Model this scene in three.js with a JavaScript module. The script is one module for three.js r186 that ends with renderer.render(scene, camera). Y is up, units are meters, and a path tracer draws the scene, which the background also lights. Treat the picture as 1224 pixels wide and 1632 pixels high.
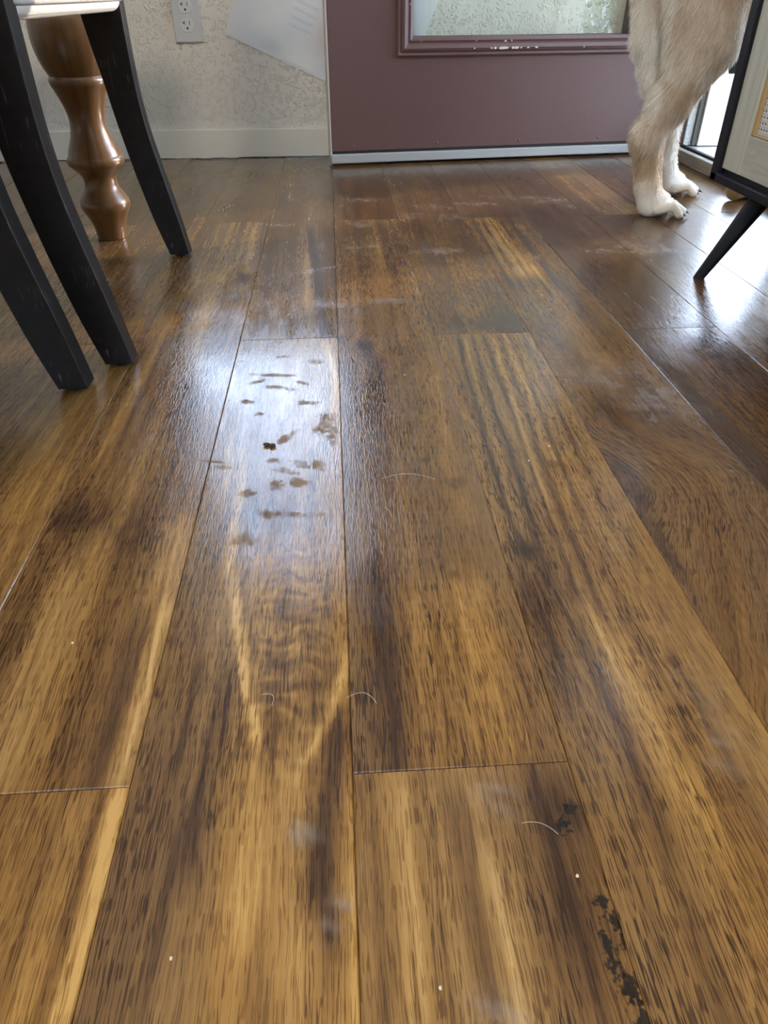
import * as THREE from 'three';
import { mergeGeometries, mergeVertices } from 'three/addons/utils/BufferGeometryUtils.js';
import { RoundedBoxGeometry } from 'three/addons/geometries/RoundedBoxGeometry.js';
import { RectAreaLightUniformsLib } from 'three/addons/lights/RectAreaLightUniformsLib.js';
RectAreaLightUniformsLib.init();

// ---------------------------------------------------------------- camera, sky, sun, exposure
const scene = new THREE.Scene();
const camera = new THREE.PerspectiveCamera(2 * Math.atan(816 / 1144) * 180 / Math.PI, 1224 / 1632, 0.02, 200);
{
  const pitch = 35.966 * Math.PI / 180, yaw = 3.585 * Math.PI / 180, roll = -0.2183 * Math.PI / 180;
  const f = new THREE.Vector3(Math.sin(yaw) * Math.cos(pitch), -Math.sin(pitch), -Math.cos(yaw) * Math.cos(pitch));
  const r = new THREE.Vector3(Math.cos(yaw), 0, Math.sin(yaw)), u = r.clone().cross(f);
  const r2 = r.clone().multiplyScalar(Math.cos(roll)).addScaledVector(u, Math.sin(roll));
  const u2 = u.clone().multiplyScalar(Math.cos(roll)).addScaledVector(r, -Math.sin(roll));
  camera.position.set(0, 0.375, 0);
  camera.quaternion.setFromRotationMatrix(new THREE.Matrix4().makeBasis(r2, u2, f.clone().negate()));
}
const renderer = new THREE.WebGLRenderer({ antialias: true });
renderer.toneMapping = THREE.LinearToneMapping;
renderer.toneMappingExposure = 2.25;
renderer.shadowMap.enabled = true;
renderer.shadowMap.type = THREE.PCFSoftShadowMap;
{ // clear sky: pale near the horizon, blue above
  const w = 256, h = 128, d = new Float32Array(w * h * 4), K = 5.2;
  for (let j = 0; j < h; j++) {
    const e = Math.max(0, ((j + .5) / h - .5) * 2), t = Math.pow(e, .42);
    const c = [1.06 * (1 - t) + .36 * t, 1.12 * (1 - t) + .62 * t, 1.18 * (1 - t) + 1.10 * t];
    for (let i = 0; i < w; i++) { const o = (j * w + i) * 4; d[o] = c[0] * K; d[o + 1] = c[1] * K; d[o + 2] = c[2] * K; d[o + 3] = 1; }
  }
  const t = new THREE.DataTexture(d, w, h, THREE.RGBAFormat, THREE.FloatType);
  t.mapping = THREE.EquirectangularReflectionMapping; t.magFilter = THREE.LinearFilter; t.needsUpdate = true;
  scene.background = t;
}
const sun = new THREE.DirectionalLight(new THREE.Color(1, .86, .72), 2.2);
sun.position.set(9.3, 2.6, -3.7); sun.target.position.set(0, 0, 0); // low sun, entering by the open door
sun.castShadow = true; sun.shadow.mapSize.set(2048, 2048);
Object.assign(sun.shadow.camera, { left: -9, right: 9, top: 9, bottom: -9, near: 1, far: 40 });
scene.add(sun, sun.target);

// ---------------------------------------------------------------- helpers
function rng(a) { return () => { a |= 0; a = a + 0x6D2B79F5 | 0; let t = Math.imul(a ^ a >>> 15, 1 | a); t = t + Math.imul(t ^ t >>> 7, 61 | t) ^ t; return ((t ^ t >>> 14) >>> 0) / 4294967296; }; }
const LAT = new Float32Array(65536); { const r = rng(99); for (let i = 0; i < 65536; i++) LAT[i] = r(); }
function N(x, y) { // value noise, 0..1
  const xi = Math.floor(x), yi = Math.floor(y); let fx = x - xi, fy = y - yi;
  fx = fx * fx * (3 - 2 * fx); fy = fy * fy * (3 - 2 * fy);
  const a = (yi & 255) << 8, b = ((yi + 1) & 255) << 8, c = xi & 255, d = (xi + 1) & 255;
  const p = LAT[a | c], q = LAT[a | d], r = LAT[b | c], s = LAT[b | d];
  return p + (q - p) * fx + (r - p + (p - q - r + s) * fx) * fy;
}
const sst = (a, b, x) => { const t = Math.min(1, Math.max(0, (x - a) / (b - a))); return t * t * (3 - 2 * t); };
const V = (x, y, z) => new THREE.Vector3(x, y, z);
function lin(r, g, b) { return new THREE.Color().setRGB(r, g, b); }
function mat(c, rough = .6, o = {}) { return new THREE.MeshStandardMaterial({ color: c, roughness: rough, metalness: 0, ...o }); }
function phys(c, rough, o = {}) { return new THREE.MeshPhysicalMaterial({ color: c, roughness: rough, metalness: 0, ...o }); }
const used = {};
function numbered(n) { const k = used[n] = (used[n] ?? -1) + 1; return k ? n + '_' + String(k).padStart(3, '0') : n; }
function shade(m) { m.castShadow = true; m.receiveShadow = true; return m; }
function part(name, geo, m, parent) { const o = shade(new THREE.Mesh(geo, m)); o.name = name; parent.add(o); return o; }
function thing(name, label, category, pos = [0, 0, 0], group) {
  const o = new THREE.Group(); o.name = numbered(name); o.position.set(...pos); o.userData = { label, category };
  if (group) o.userData.group = group; scene.add(o); return o;
}
function single(name, geo, m, label, category, group) {
  const o = shade(new THREE.Mesh(geo, m)); o.name = numbered(name); o.userData = { label, category }; if (group) o.userData.group = group; scene.add(o); return o;
}
function struct(name, label, category) { const o = new THREE.Group(); o.name = name; o.userData = { kind: 'structure', label, category }; scene.add(o); return o; }
// box with uv in metres
function box(x0, x1, y0, y1, z0, z1) {
  const g = new THREE.BoxGeometry(x1 - x0, y1 - y0, z1 - z0).toNonIndexed(); g.translate((x0 + x1) / 2, (y0 + y1) / 2, (z0 + z1) / 2);
  return metreUV(g);
}
function metreUV(g) {
  if (g.index) g = g.toNonIndexed();
  const p = g.attributes.position, n = g.attributes.normal, uv = new Float32Array(p.count * 2);
  for (let i = 0; i < p.count; i++) {
    const ax = Math.abs(n.getX(i)), ay = Math.abs(n.getY(i)), az = Math.abs(n.getZ(i));
    if (az >= ax && az >= ay) { uv[2 * i] = p.getX(i); uv[2 * i + 1] = p.getY(i); }
    else if (ax >= ay) { uv[2 * i] = p.getZ(i); uv[2 * i + 1] = p.getY(i); }
    else { uv[2 * i] = p.getX(i); uv[2 * i + 1] = p.getZ(i); }
  }
  g.setAttribute('uv', new THREE.BufferAttribute(uv, 2)); return g;
}
function rbox(x0, x1, y0, y1, z0, z1, r = .002, seg = 2) {
  const g = new RoundedBoxGeometry(x1 - x0, y1 - y0, z1 - z0, seg, r); g.translate((x0 + x1) / 2, (y0 + y1) / 2, (z0 + z1) / 2); return metreUV(g);
}
const join = (...a) => mergeGeometries(a.flat().map(g => { g = g.index ? g.toNonIndexed() : g; for (const k of Object.keys(g.attributes)) if (!['position', 'normal', 'uv'].includes(k)) g.deleteAttribute(k); return g; }));
function tex(w, h, fn, srgb = false, wrapS = THREE.RepeatWrapping, wrapT = THREE.RepeatWrapping) {
  const d = new Uint8Array(w * h * 4), o = [0, 0, 0];
  for (let j = 0, k = 0; j < h; j++) for (let i = 0; i < w; i++, k += 4) {
    fn((i + .5) / w, (j + .5) / h, o);
    d[k] = Math.max(0, Math.min(255, o[0] * 255)); d[k + 1] = Math.max(0, Math.min(255, o[1] * 255)); d[k + 2] = Math.max(0, Math.min(255, o[2] * 255)); d[k + 3] = 255;
  }
  const t = new THREE.DataTexture(d, w, h, THREE.RGBAFormat, THREE.UnsignedByteType);
  t.wrapS = wrapS; t.wrapT = wrapT; t.magFilter = THREE.LinearFilter; t.minFilter = THREE.LinearMipmapLinearFilter; t.generateMipmaps = true;
  if (srgb) t.colorSpace = THREE.SRGBColorSpace; t.needsUpdate = true; return t;
}
const toS = x => x <= .0031308 ? 12.92 * x : 1.055 * Math.pow(x, 1 / 2.4) - .055;
const SRGBLUT = new Float32Array(4097); for (let i = 0; i < 4097; i++) SRGBLUT[i] = toS(i / 4096);
const fs = x => SRGBLUT[Math.max(0, Math.min(4096, x * 4096 | 0))];
function rep(t, x, y) { const c = t.clone(); c.repeat.set(x, y); c.needsUpdate = true; return c; }

// ---------------------------------------------------------------- floor of wide planks
const PW = .1299, PX = -.0034, ROOM = { x0: -2.7, x1: .93, z0: -2.234, z1: 3.1, h: 2.45 };
// streaks: [amount, halfwidth, [x, z], [x, z] ...] lighter (+) or darker (-) bands that follow a line along the board
// blots: [amount, x, z, rx, rz]
const BOARDS = {
  '-3:-0.917': { t: .48, c: .6, wan: .012, s: 3.1 },
  '-3:-2.187': { t: .36, c: .4, wan: .01, s: 13.7 },
  '-2:-1.527': { t: .43, c: .62, wan: .012, s: 5.3, wob: .006,
    streaks: [[.55, .007, [-.142, -.40], [-.143, -.254]], [.25, .02, [-.15, -.52], [-.147, -.40]], [.22, .012, [-.216, -.50], [-.212, -.254]], [.18, .008, [-.226, -.45], [-.226, -.254]], [-.22, .006, [-.152, -.42], [-.151, -.254]], [.12, .012, [-.20, -1.1], [-.18, -.8]], [.15, .007, [-.160, -1.5], [-.150, -1.2]], [.2, .006, [-.235, -1.0], [-.245, -.62]]],
    blots: [[-.32, -.245, -.535, .02, .03], [-.2, -.20, -.50, .035, .05], [.2, -.175, -1.17, .05, .06], [-.2, -.19, -.78, .03, .1]],
    knots: [[-.155, -1.17, .02, .03, 2.2]] },
  '-2:-0.254': { t: .48, c: .6, wan: .006, s: 7.9, streaks: [[.6, .005, [-.138, -.254], [-.139, -.05]], [.25, .007, [-.155, -.254], [-.153, 0]], [-.2, .005, [-.146, -.254], [-.147, 0]]] },
  '-1:-2.187': { t: .36, c: .32, wan: .012, s: 21.4, streaks: [[-.35, .006, [-.056, -1.487], [-.041, -1.316], [-.028, -1.058], [-.022, -.93]], [.25, .006, [-.052, -1.30], [-.045, -1.05]], [.2, .01, [-.11, -2.1], [-.10, -1.7]]] },
  '-1:-0.917': { t: .55, c: .5, wan: .006, wob: .005, s: 31.7, pore: 1.2,
    streaks: [[.42, .0045, [-.104, -.63], [-.1, -.582], [-.097, -.452], [-.086, -.38], [-.073, -.321], [-.057, -.27]], [.38, .004, [-.006, -.34], [-.019, -.292], [-.036, -.257]],
      [.35, .005, [-.019, -.9], [-.008, -.80], [-.01, -.7]], [.3, .004, [-.118, -.66], [-.112, -.56]], [-.38, .009, [-.012, -.30], [-.016, -.247], [-.023, -.19], [-.014, -.15]], [-.25, .007, [-.085, -.33], [-.09, -.26], [-.092, -.2]],
      [.28, .014, [-.052, -.25], [-.055, -.17]], [-.2, .004, [-.107, -.35], [-.11, -.26]], [-.18, .005, [-.098, -.24], [-.104, -.15]], [-.2, .006, [-.035, -.62], [-.03, -.48]], [.3, .005, [-.006, -.25], [-.007, -.12]]],
    blots: [[-.16, -.035, -.36, .022, .07], [.1, -.045, -.42, .03, .06], [.15, -.03, -.15, .03, .04], [-.2, -.07, -.52, .035, .03]],
    ripple: [-.043, -.37, .036, .11] },
  '0:-1.527': { t: .40, c: .42, wan: .01, s: 41.3, streaks: [[.3, .022, [.085, -.42], [.09, -.34], [.085, -.26]], [.18, .01, [.045, -.40], [.04, -.26]], [.15, .008, [.075, -1.4], [.085, -.9]], [-.2, .012, [.02, -.45], [.022, -.26]], [.12, .012, [.105, -.8], [.105, -.5]]], blots: [[-.12, .03, -.7, .03, .15]], knots: [[.03, -.885, .012, .02, 2]] },
  '0:-2.797': { t: .33, c: .35, wan: .012, s: 43.9 },
  '0:-0.254': { t: .54, c: .6, wan: .006, s: 53.3, streaks: [[.25, .009, [.02, -.25], [.022, -.12]], [.32, .008, [.066, -.2], [.07, -.1]], [-.3, .008, [.055, -.23], [.060, -.12]], [.2, .006, [.043, -.25], [.045, -.1]], [-.16, .024, [.112, -.252], [.110, -.2], [.108, -.12]]],
    blots: [[-.25, .116, -.225, .016, .02], [-.18, .1, -.17, .02, .05]], ink: [[.1275, -.161, .006, .008], [.127, -.152, .004, .004], [.122, -.134, .006, .006], [.121, -.172, .004, .004], [.112, -.214, .004, .006], [.118, -.223, .005, .003], [.117, -.148, .003, .012], [.124, -.118, .005, .008]] },
  '1:-2.187': { t: .38, c: .42, wan: .02, s: 61.9, blots: [[-.22, .2, -.955, .055, .03], [.1, .23, -1.15, .03, .12]] },
  '1:-0.917': { t: .54, c: .42, wan: .008, s: 73.1, pore: 1.25, streaks: [
      [-.30, .0028, [.157, -.9], [.15, -.7], [.143, -.55], [.143, -.46]], [-.30, .003, [.175, -.91], [.167, -.7], [.16, -.5], [.155, -.42]], [-.28, .0028, [.192, -.91], [.184, -.7], [.175, -.5], [.173, -.4]], [-.26, .003, [.21, -.91], [.2, -.7], [.19, -.5], [.186, -.36]], [-.25, .003, [.226, -.91], [.216, -.66], [.207, -.5]], [-.25, .003, [.242, -.9], [.235, -.7], [.228, -.5]],
      [.2, .003, [.165, -.9], [.158, -.7], [.15, -.5]], [.2, .003, [.2, -.9], [.191, -.7], [.182, -.5]], [.2, .003, [.219, -.9], [.209, -.66], [.2, -.5]], [-.2, .005, [.165, -.36], [.168, -.2]], [.2, .01, [.185, -.38], [.19, -.2]], [-.2, .004, [.222, -.33], [.224, -.2]], [-.22, .01, [.142, -.42], [.141, -.3]]],
    blots: [[-.42, .144, -.455, .010, .014], [-.12, .15, -.4, .02, .04]] },
  '2:-2.797': { t: .32, c: .35, wan: .015, s: 83.3 },
  '2:-1.527': { t: .44, c: .4, wan: .008, s: 97.7, flame: 1, streaks: [[-.3, .0035, [.275, -1.5], [.272, -1.1]], [-.3, .0035, [.293, -1.5], [.29, -1.1]], [-.3, .003, [.31, -1.5], [.306, -1.1]], [-.28, .0035, [.33, -1.5], [.322, -1.05]], [-.28, .003, [.35, -1.5], [.342, -1.1]], [.28, .03, [.315, -1.52], [.31, -1.15]], [.15, .02, [.33, -1.2], [.33, -.8]]],
    blots: [[-.3, .264, -.546, .014, .05], [-.25, .258, -.45, .012, .05], [-.15, .3, -.68, .05, .06]] },
  '3:-0.917': { t: .26, c: .4, wan: .01, s: 103.1 }, '3:-2.187': { t: .3, c: .35, wan: .012, s: 107.9 },
  '4:-1.527': { t: .24, c: .4, wan: .01, s: 113.3 }, '5:-2.187': { t: .26, c: .45, wan: .01, s: 127.7 }, '5:-0.917': { t: .24, c: .4, wan: .01, s: 131.9 }, '6:-1.527': { t: .27, c: .45, wan: .01, s: 137.1 },
};
// stains, paw smears and dust on the surface: [kind, x, z, rx, rz, turn, strength]
const MARKS = [
  ...[[-.082, -.806, .028, .005, .15], [-.1, -.788, .012, .006, -.5], [-.075, -.772, .02, .006, .4], [-.049, -.783, .012, .005, .5], [-.044, -.731, .006, .006, 0], [-.033, -.729, .007, .007, 0], [-.107, -.738, .008, .004, .3], [-.066, -.567, .011, .009, 0], [-.049, -.57, .012, .009, 0], [-.058, -.588, .014, .008, .4], [-.091, -.555, .007, .007, 0], [-.043, -.601, .016, .007, .6], [-.028, -.6, .01, .012, -.4], [-.117, -.6, .012, .004, .2], [-.058, -.655, .006, .018, .5], [-.047, -.517, .022, .006, .1], [-.069, -.519, .012, .008, .2], [-.088, -.483, .016, .01, 0], [-.091, -.708, .006, .006, 0], [-.136, -.613, .02, .003, .25], [-.07, -.61, .008, .006, 0], [-.02, -.68, .01, .02, .2], [-.012, -.66, .006, .02, 0], [-.075, -.86, .01, .006, .2], [-.03, -.84, .012, .006, .2]].map(a => ['smear', ...a, 1]),
  ...[[.103, -.556, .010, .011, .3], [.083, -.429, .007, .008, .2], [.205, -.583, .014, .009, .4], [.334, -.851, .012, .013, .3], [.289, -1.218, .02, .03, .2], [.004, -.838, .013, .006, 0], [.044, -.842, .009, .005, 0], [-.163, -.494, .006, .007, 0], [-.179, -.484, .006, .004, 0], [.064, -.704, .004, .006, 0], [.09, -.826, .005, .007, 0], [.06, -.69, .003, .004, 0], [.076, -.6, .005, .004, 0], [.35, -1.25, .008, .02, 0]].map(a => ['mud', ...a, 1]),
  ...[[-.04, -1.202, .035, .012, -.5], [-.02, -1.22, .03, .006, -.4], [.026, -1.33, .014, .008, .2], [.06, -1.336, .016, .012, -.2], [.049, -1.493, .02, .02, 0], [-.119, -1.501, .04, .012, .1], [-.019, -1.044, .04, .012, .2], [.075, -1.051, .03, .012, 0], [.209, -1.619, .05, .02, .4], [.251, -1.536, .04, .02, -.4], [.308, -1.64, .05, .02, .2], [.148, -1.544, .03, .03, .6], [.478, -1.655, .07, .03, .1], [.53, -1.594, .05, .025, .2], [.528, -1.312, .06, .03, .1], [.471, -1.277, .05, .02, .1], [.171, -1.3, .05, .02, 0], [.57, -1.27, .04, .02, 0], [.4, -1.7, .06, .02, .2], [.05, -1.7, .05, .02, .2], [.226, -.301, .018, .02, .2], [.224, -.253, .015, .02, .6], [.082, -.233, .015, .015, 0], [.058, -.128, .02, .012, .3], [-.009, -.182, .008, .02, .5], [-.033, -.218, .014, .008, .3], [.3, -.78, .05, .06, 0], [.36, -.7, .04, .05, .3]].map(a => ['dust', ...a, .8]),
];
function marksIn(x0, x1, z0, z1) { return MARKS.filter(m => m[1] + 2 * m[3] + .03 > x0 && m[1] - 2 * m[3] - .03 < x1 && m[2] + 2 * m[4] + .03 > z0 && m[2] - 2 * m[4] - .03 < z1).map(m => ({ k: m[0], x: m[1], z: m[2], rx: m[3], rz: m[4], c: Math.cos(m[5]), s: Math.sin(m[5]), a: m[6] })); }
const RAMP = [[0, .044, .023, .013], [.25, .106, .056, .024], [.5, .220, .122, .042], [.75, .370, .218, .074], [1, .560, .365, .145]];
function ramp(t, o) {
  t = Math.max(0, Math.min(.9999, t)); const k = t * 4 | 0, f = t * 4 - k, a = RAMP[k], b = RAMP[k + 1];
  o[0] = a[1] + (b[1] - a[1]) * f; o[1] = a[2] + (b[2] - a[2]) * f; o[2] = a[3] + (b[3] - a[3]) * f;
}
function lineX(pts, z) { // x of a band at z, with fade at its ends
  const n = pts.length;
  if (z <= pts[0][1]) return pts[0][0];
  for (let i = 0; i + 1 < n; i++) if (z <= pts[i + 1][1]) { const f = (z - pts[i][1]) / (pts[i + 1][1] - pts[i][1]); return pts[i][0] + (pts[i + 1][0] - pts[i][0]) * f; }
  return pts[n - 1][0];
}
function boardTextures(row, z0, len, P, w, h) {
  const x0 = PX + row * PW, s = P.s, wan = P.wan ?? .008, wob = P.wob ?? .005, pore = P.pore ?? 1;
  const M = marksIn(x0, x0 + PW, z0, z0 + len), rip = P.ripple;
  const feat = (P.streaks ?? []).map(q => ({ a: q[0], w: q[1], p: q.slice(2) }));
  const cx = new Float32Array(feat.length), fa = new Float32Array(feat.length); let lastV = -1, wz = 0;
  const map = tex(w, h, (fu, fv, o) => {
    const x = x0 + fu * PW, z = z0 + fv * len, u = fu * PW;
    if (fv !== lastV) {
      lastV = fv; wz = wan * 2 * (N(z * 1.7 + s, s * 3.3) - .5) + wan * .6 * (N(z * 5.1 + s, s * 1.3) - .5);
      for (let i = 0; i < feat.length; i++) { const p = feat[i].p; cx[i] = lineX(p, z) + .003 * (N(z * 16 + i * 7, s) - .5) + .005 * (N(z * 5 + i * 3, s + 9) - .5); fa[i] = feat[i].a * sst(p[0][1] - .03, p[0][1] + .02, z) * sst(p[p.length - 1][1] + .03, p[p.length - 1][1] - .02, z); }
    }
    let g = u + wz + wob * 2 * (N(u * 16 + s, z * 2.6) - .5) + .0022 * (N(u * 70 + s, z * 13) - .5), ring = 0;
    for (const k of P.knots ?? []) { const dx = (x - k[0]) / k[2], dz = (z - k[1]) / k[3], r2 = dx * dx + dz * dz; if (r2 < 16) { const e = Math.exp(-r2 / k[4]); g += e * .02 * Math.sqrt(r2 + .05); ring -= .45 * Math.exp(-r2 * 1.6) + .15 * e * (N(Math.sqrt(r2) * 5, s) - .3); } }
    if (P.flame) { const e = sst(-.66, -.52, z); if (e > 0) g += e * (z + .4) * .33 + e * .012 * N(u * 30, z * 12); }
    const gq = g + .002 * (N(u * 90, z * 30 + s) - .5);
    let t = P.t + P.c * (.42 * (N(g * 24 + s * 7, z * .55 + s) - .5) + .36 * (N(g * 66 + s, z * 1.2) - .5) + .28 * (N(g * 190 + s, z * 2.6) - .5) + .18 * (N(gq * 520, z * 9 + s) - .5)) + ring;
    t += .10 * (N(u * 22 + s, z * 9) - .5) + .10 * (N(u * 480, z * 55) - .5);
    for (let i = 0; i < feat.length; i++) { if (fa[i] === 0) continue; const d = (x - cx[i]) / feat[i].w; if (d < 2.5 && d > -2.5) t += fa[i] * Math.exp(-d * d) * (.55 + .9 * N(g * 300, z * 14 + i)); }
    for (const b of P.blots ?? []) { const dx = (x - b[1]) / b[3], dz = (z - b[2]) / b[4], r = dx * dx + dz * dz; if (r < 5) t += b[0] * Math.exp(-r) * (.5 + N(u * 120, z * 60)); }
    if (rip) { const dx = (x - rip[0]) / rip[2], dz = (z - rip[1]) / rip[3], r = dx * dx + dz * dz; if (r < 4) t += .55 * Math.exp(-r * 1.2) * (N(u * 130 + 2 * N(z * 40, u * 50), z * 190 + 3 * N(u * 60, z * 30)) - .5); }
    // open pores: short dark dashes along the grain, where the wood is coarse
    const gw = g + .0016 * (N(u * 110 + s, z * 42) - .5), pr = N(gw * 2100 + s, z * 95 + s), pr2 = Math.abs(N(gw * 560 + s * 3, z * 20) + .35 * N(gw * 1500, z * 70) - .67), dens = N(g * 40 + s, z * 6 + 4);
    const pd = sst(.6, .74, pr) * (.35 + .9 * dens) * pore;
    t -= .30 * pd + .27 * sst(.075, .015, pr2) * pore * (.35 + dens);
    ramp(t, o);
    const hue = N(g * 30 + 50, z * 1.5 + s) - .5; o[0] *= 1 + .16 * hue; o[2] *= 1 - .5 * hue;
    for (const k of P.ink ?? []) { const dx = (x - k[0]) / k[2], dz = (z - k[1]) / k[3], n = N(x * 420, z * 420), r = Math.sqrt(dx * dx + dz * dz) + 1.1 * (n - .5) + .8 * (N(x * 1100, z * 900) - .5), e = sst(1.25, .55, r); o[0] += (.014 - o[0]) * e * .92; o[1] += (.012 - o[1]) * e * .92; o[2] += (.011 - o[2]) * e * .92; }
    for (const m of M) {
      const ax = x - m.x, az = z - m.z; if (Math.abs(ax) > .13 || Math.abs(az) > .13) continue;
      const dx = (ax * m.c + az * m.s) / m.rx, dz = (-ax * m.s + az * m.c) / m.rz, n1 = N(x * 90 + 9, z * 60), n2 = N(x * 420, z * 260), r = Math.sqrt(dx * dx + dz * dz) + .9 * (n1 - .5) + .5 * (n2 - .5);
      if (m.k === 'mud') { const e = sst(1.25, .3, r) * (.35 + .6 * n2); o[0] += (.090 - o[0]) * e; o[1] += (.048 - o[1]) * e; o[2] += (.012 - o[2]) * e; }
      else if (m.k === 'dust') { const e = sst(1.5, .0, r) * (.03 + .5 * Math.pow(N(x * 45 + 30 * z, z * 160 - 60 * x), 2) * (.3 + n2)) * m.a; o[0] += (.40 - o[0]) * e; o[1] += (.36 - o[1]) * e; o[2] += (.33 - o[2]) * e; }
      else { const e = sst(1.3, .25, r) * (.1 + .5 * N(x * 260, z * 190)); o[0] += (.17 - o[0]) * e; o[1] += (.125 - o[1]) * e; o[2] += (.085 - o[2]) * e; }
    }
    o[0] = fs(o[0]); o[1] = fs(o[1]); o[2] = fs(o[2]);
  }, true, THREE.ClampToEdgeWrapping, THREE.MirroredRepeatWrapping);
  map.wrapS = THREE.MirroredRepeatWrapping;
  const rough = tex(w >> 1, h >> 1, (fu, fv, o) => {
    const x = x0 + fu * PW, z = z0 + fv * len;
    let r = .19 + .10 * (N(x * 14 + s, z * 6) - .5) + .09 * (N(x * 75, z * 26 + s) - .5) + .08 * (N(x * 600, z * 50) - .5);
    for (const m of M) {
      const ax = x - m.x, az = z - m.z; if (Math.abs(ax) > .13 || Math.abs(az) > .13) continue;
      const dx = (ax * m.c + az * m.s) / m.rx, dz = (-ax * m.s + az * m.c) / m.rz, n1 = N(x * 90 + 9, z * 60), n2 = N(x * 420, z * 260), q = Math.sqrt(dx * dx + dz * dz) + .9 * (n1 - .5) + .5 * (n2 - .5);
      r += m.k === 'smear' ? .5 * sst(1.3, .2, q) * (.25 + .9 * N(x * 260, z * 190)) : m.k === 'mud' ? .04 * sst(1.15, .5, q) : .10 * sst(1.5, 0, q);
    }
    o[0] = 0; o[1] = r; o[2] = 0;
  }, false, THREE.MirroredRepeatWrapping, THREE.MirroredRepeatWrapping);
  return [map, rough];
}
// embossed grain, shared: .13 m x .26 m
const grainBump = tex(1024, 1024, (u, v, o) => {
  const x = u * 128, y = v * 32; // periodic lattice
  const P = (a, b) => { const A = N(a, b); return A; };
  let h = .6 * P(x, y) + .4 * P(x * 2, y * 2 + 90); h = sst(.3, .62, h); h = .75 * h + .25 * P(x * .5 + 40, y * .5);
  o[0] = o[1] = o[2] = h;
});
const floor = struct('floor', 'dark brown wide plank wood floor with satin finish', 'floor');
{
  const JO = [-2.187, -.917, .353, 1.623, 2.893], JE = [-2.797, -1.527, -.254, 1.019, 2.292];
  const generic = [];
  for (let k = 0; k < 6; k++) generic.push(boardTextures(40 + k * 3, -3 - k * 2, 1.27, { t: .38 + .03 * (k % 3), c: .42, wan: .012, s: 150 + k * 9.7 }, 256, 1024));
  let gi = 0;
  for (let row = -21; row <= 7; row++) {
    const js = row & 1 ? JO : JE;
    for (const j of js) {
      let za = Math.max(j, ROOM.z0 + .003), zb = Math.min(j + (row & 1 ? 1.27 : j < -2 ? 1.27 : 1.273), ROOM.z1); if (zb - za < .03) continue;
      let xa = Math.max(PX + row * PW, ROOM.x0), xb = Math.min(PX + (row + 1) * PW, ROOM.x1); if (xb - xa < .01) continue;
      const P = BOARDS[row + ':' + j]; let maps, tz0 = za, tl;
      if (P) {
        const near = Math.abs(row + .5) < 3 && zb > -1.3 && za > -1.6; tl = Math.min(zb, -.04) - za;
        maps = boardTextures(row, za, tl, P, near ? 800 : 320, near ? (tl < .35 ? 1024 : 2048) : 1024);
      } else { maps = generic[(gi++ * 5 + (row & 3)) % 6]; tl = 1.27; tz0 = j; }
      const m = phys(lin(1, 1, 1), 1, { map: maps[0], roughnessMap: maps[1], bumpMap: rep(grainBump, 1, tl / .26), bumpScale: .00006, specularIntensity: 1 });
      const b = .0007, gap = .00015; xa += gap; xb -= gap; za += gap; zb -= gap;
      const pos = [], uv = [], q = (...v) => { for (const i of [0, 1, 2, 0, 2, 3]) { pos.push(...v[i]); uv.push((v[i][0] - (PX + row * PW)) / PW, (v[i][2] - tz0) / tl); } };
      const T = [[xa + b, 0, za + b], [xa + b, 0, zb - b], [xb - b, 0, zb - b], [xb - b, 0, za + b]], Q = [[xa, -b, za], [xa, -b, zb], [xb, -b, zb], [xb, -b, za]], B = Q.map(p => [p[0], -.011, p[2]]);
      q(...T); for (let i = 0; i < 4; i++) { const k = (i + 1) % 4; q(Q[i], Q[k], T[k], T[i]); q(B[i], B[k], Q[k], Q[i]); } q(B[3], B[2], B[1], B[0]);
      const g = new THREE.BufferGeometry(); g.setAttribute('position', new THREE.Float32BufferAttribute(pos, 3)); g.setAttribute('uv', new THREE.Float32BufferAttribute(uv, 2)); g.computeVertexNormals();
      part('floor_plank', g, m, floor);
    }
  }
  part('subfloor', box(ROOM.x0 - .14, ROOM.x1 + .14, -.12, -.012, ROOM.z0 - .14, ROOM.z1 + .14), mat(lin(.03, .022, .016), .9), floor);
}

// ---------------------------------------------------------------- walls, ceiling, openings
const wallBump = tex(1024, 1024, (u, v, o) => { // splatter texture under gloss paint, .5 m
  const a = u * 64, b = v * 64;
  const p = N(a * 2, b * 2), q = N(a * 1 + 30, b * 1 + 12), r = N(a * 4 + 8, b * 4);
  let h = sst(.52, .72, .62 * p + .38 * r) * sst(.3, .6, q); o[0] = o[1] = o[2] = .8 * h + .2 * r;
});
const wallMat = mat(lin(.76, .74, .665), .28, { bumpMap: rep(wallBump, 2, 2), bumpScale: .0022 });
const trimMat = mat(lin(.80, .78, .69), .36);
const whiteMat = mat(lin(.78, .78, .75), .4);
const WIN = { x0: -.54, x1: .10, y0: .57, y1: 1.62 };
function wall(name, label, boxes) { const o = shade(new THREE.Mesh(join(boxes), wallMat)); o.name = name; o.userData = { kind: 'structure', label, category: 'wall' }; scene.add(o); return o; }
const { x0: RX0, x1: RX1, z0: RZ0, z1: RZ1, h: RH } = ROOM, TH = .14;
wall('wall_back', 'off-white wall with splatter texture behind the door', [
  box(RX0 - TH, WIN.x0, -.02, RH, RZ0 - TH, RZ0), box(WIN.x1, RX1 + TH, -.02, RH, RZ0 - TH, RZ0), box(WIN.x0, WIN.x1, -.02, WIN.y0, RZ0 - TH, RZ0), box(WIN.x0, WIN.x1, WIN.y1, RH, RZ0 - TH, RZ0)]);
const DZ0 = -2.135, DZ1 = -1.40, DH = 2.05;
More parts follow.
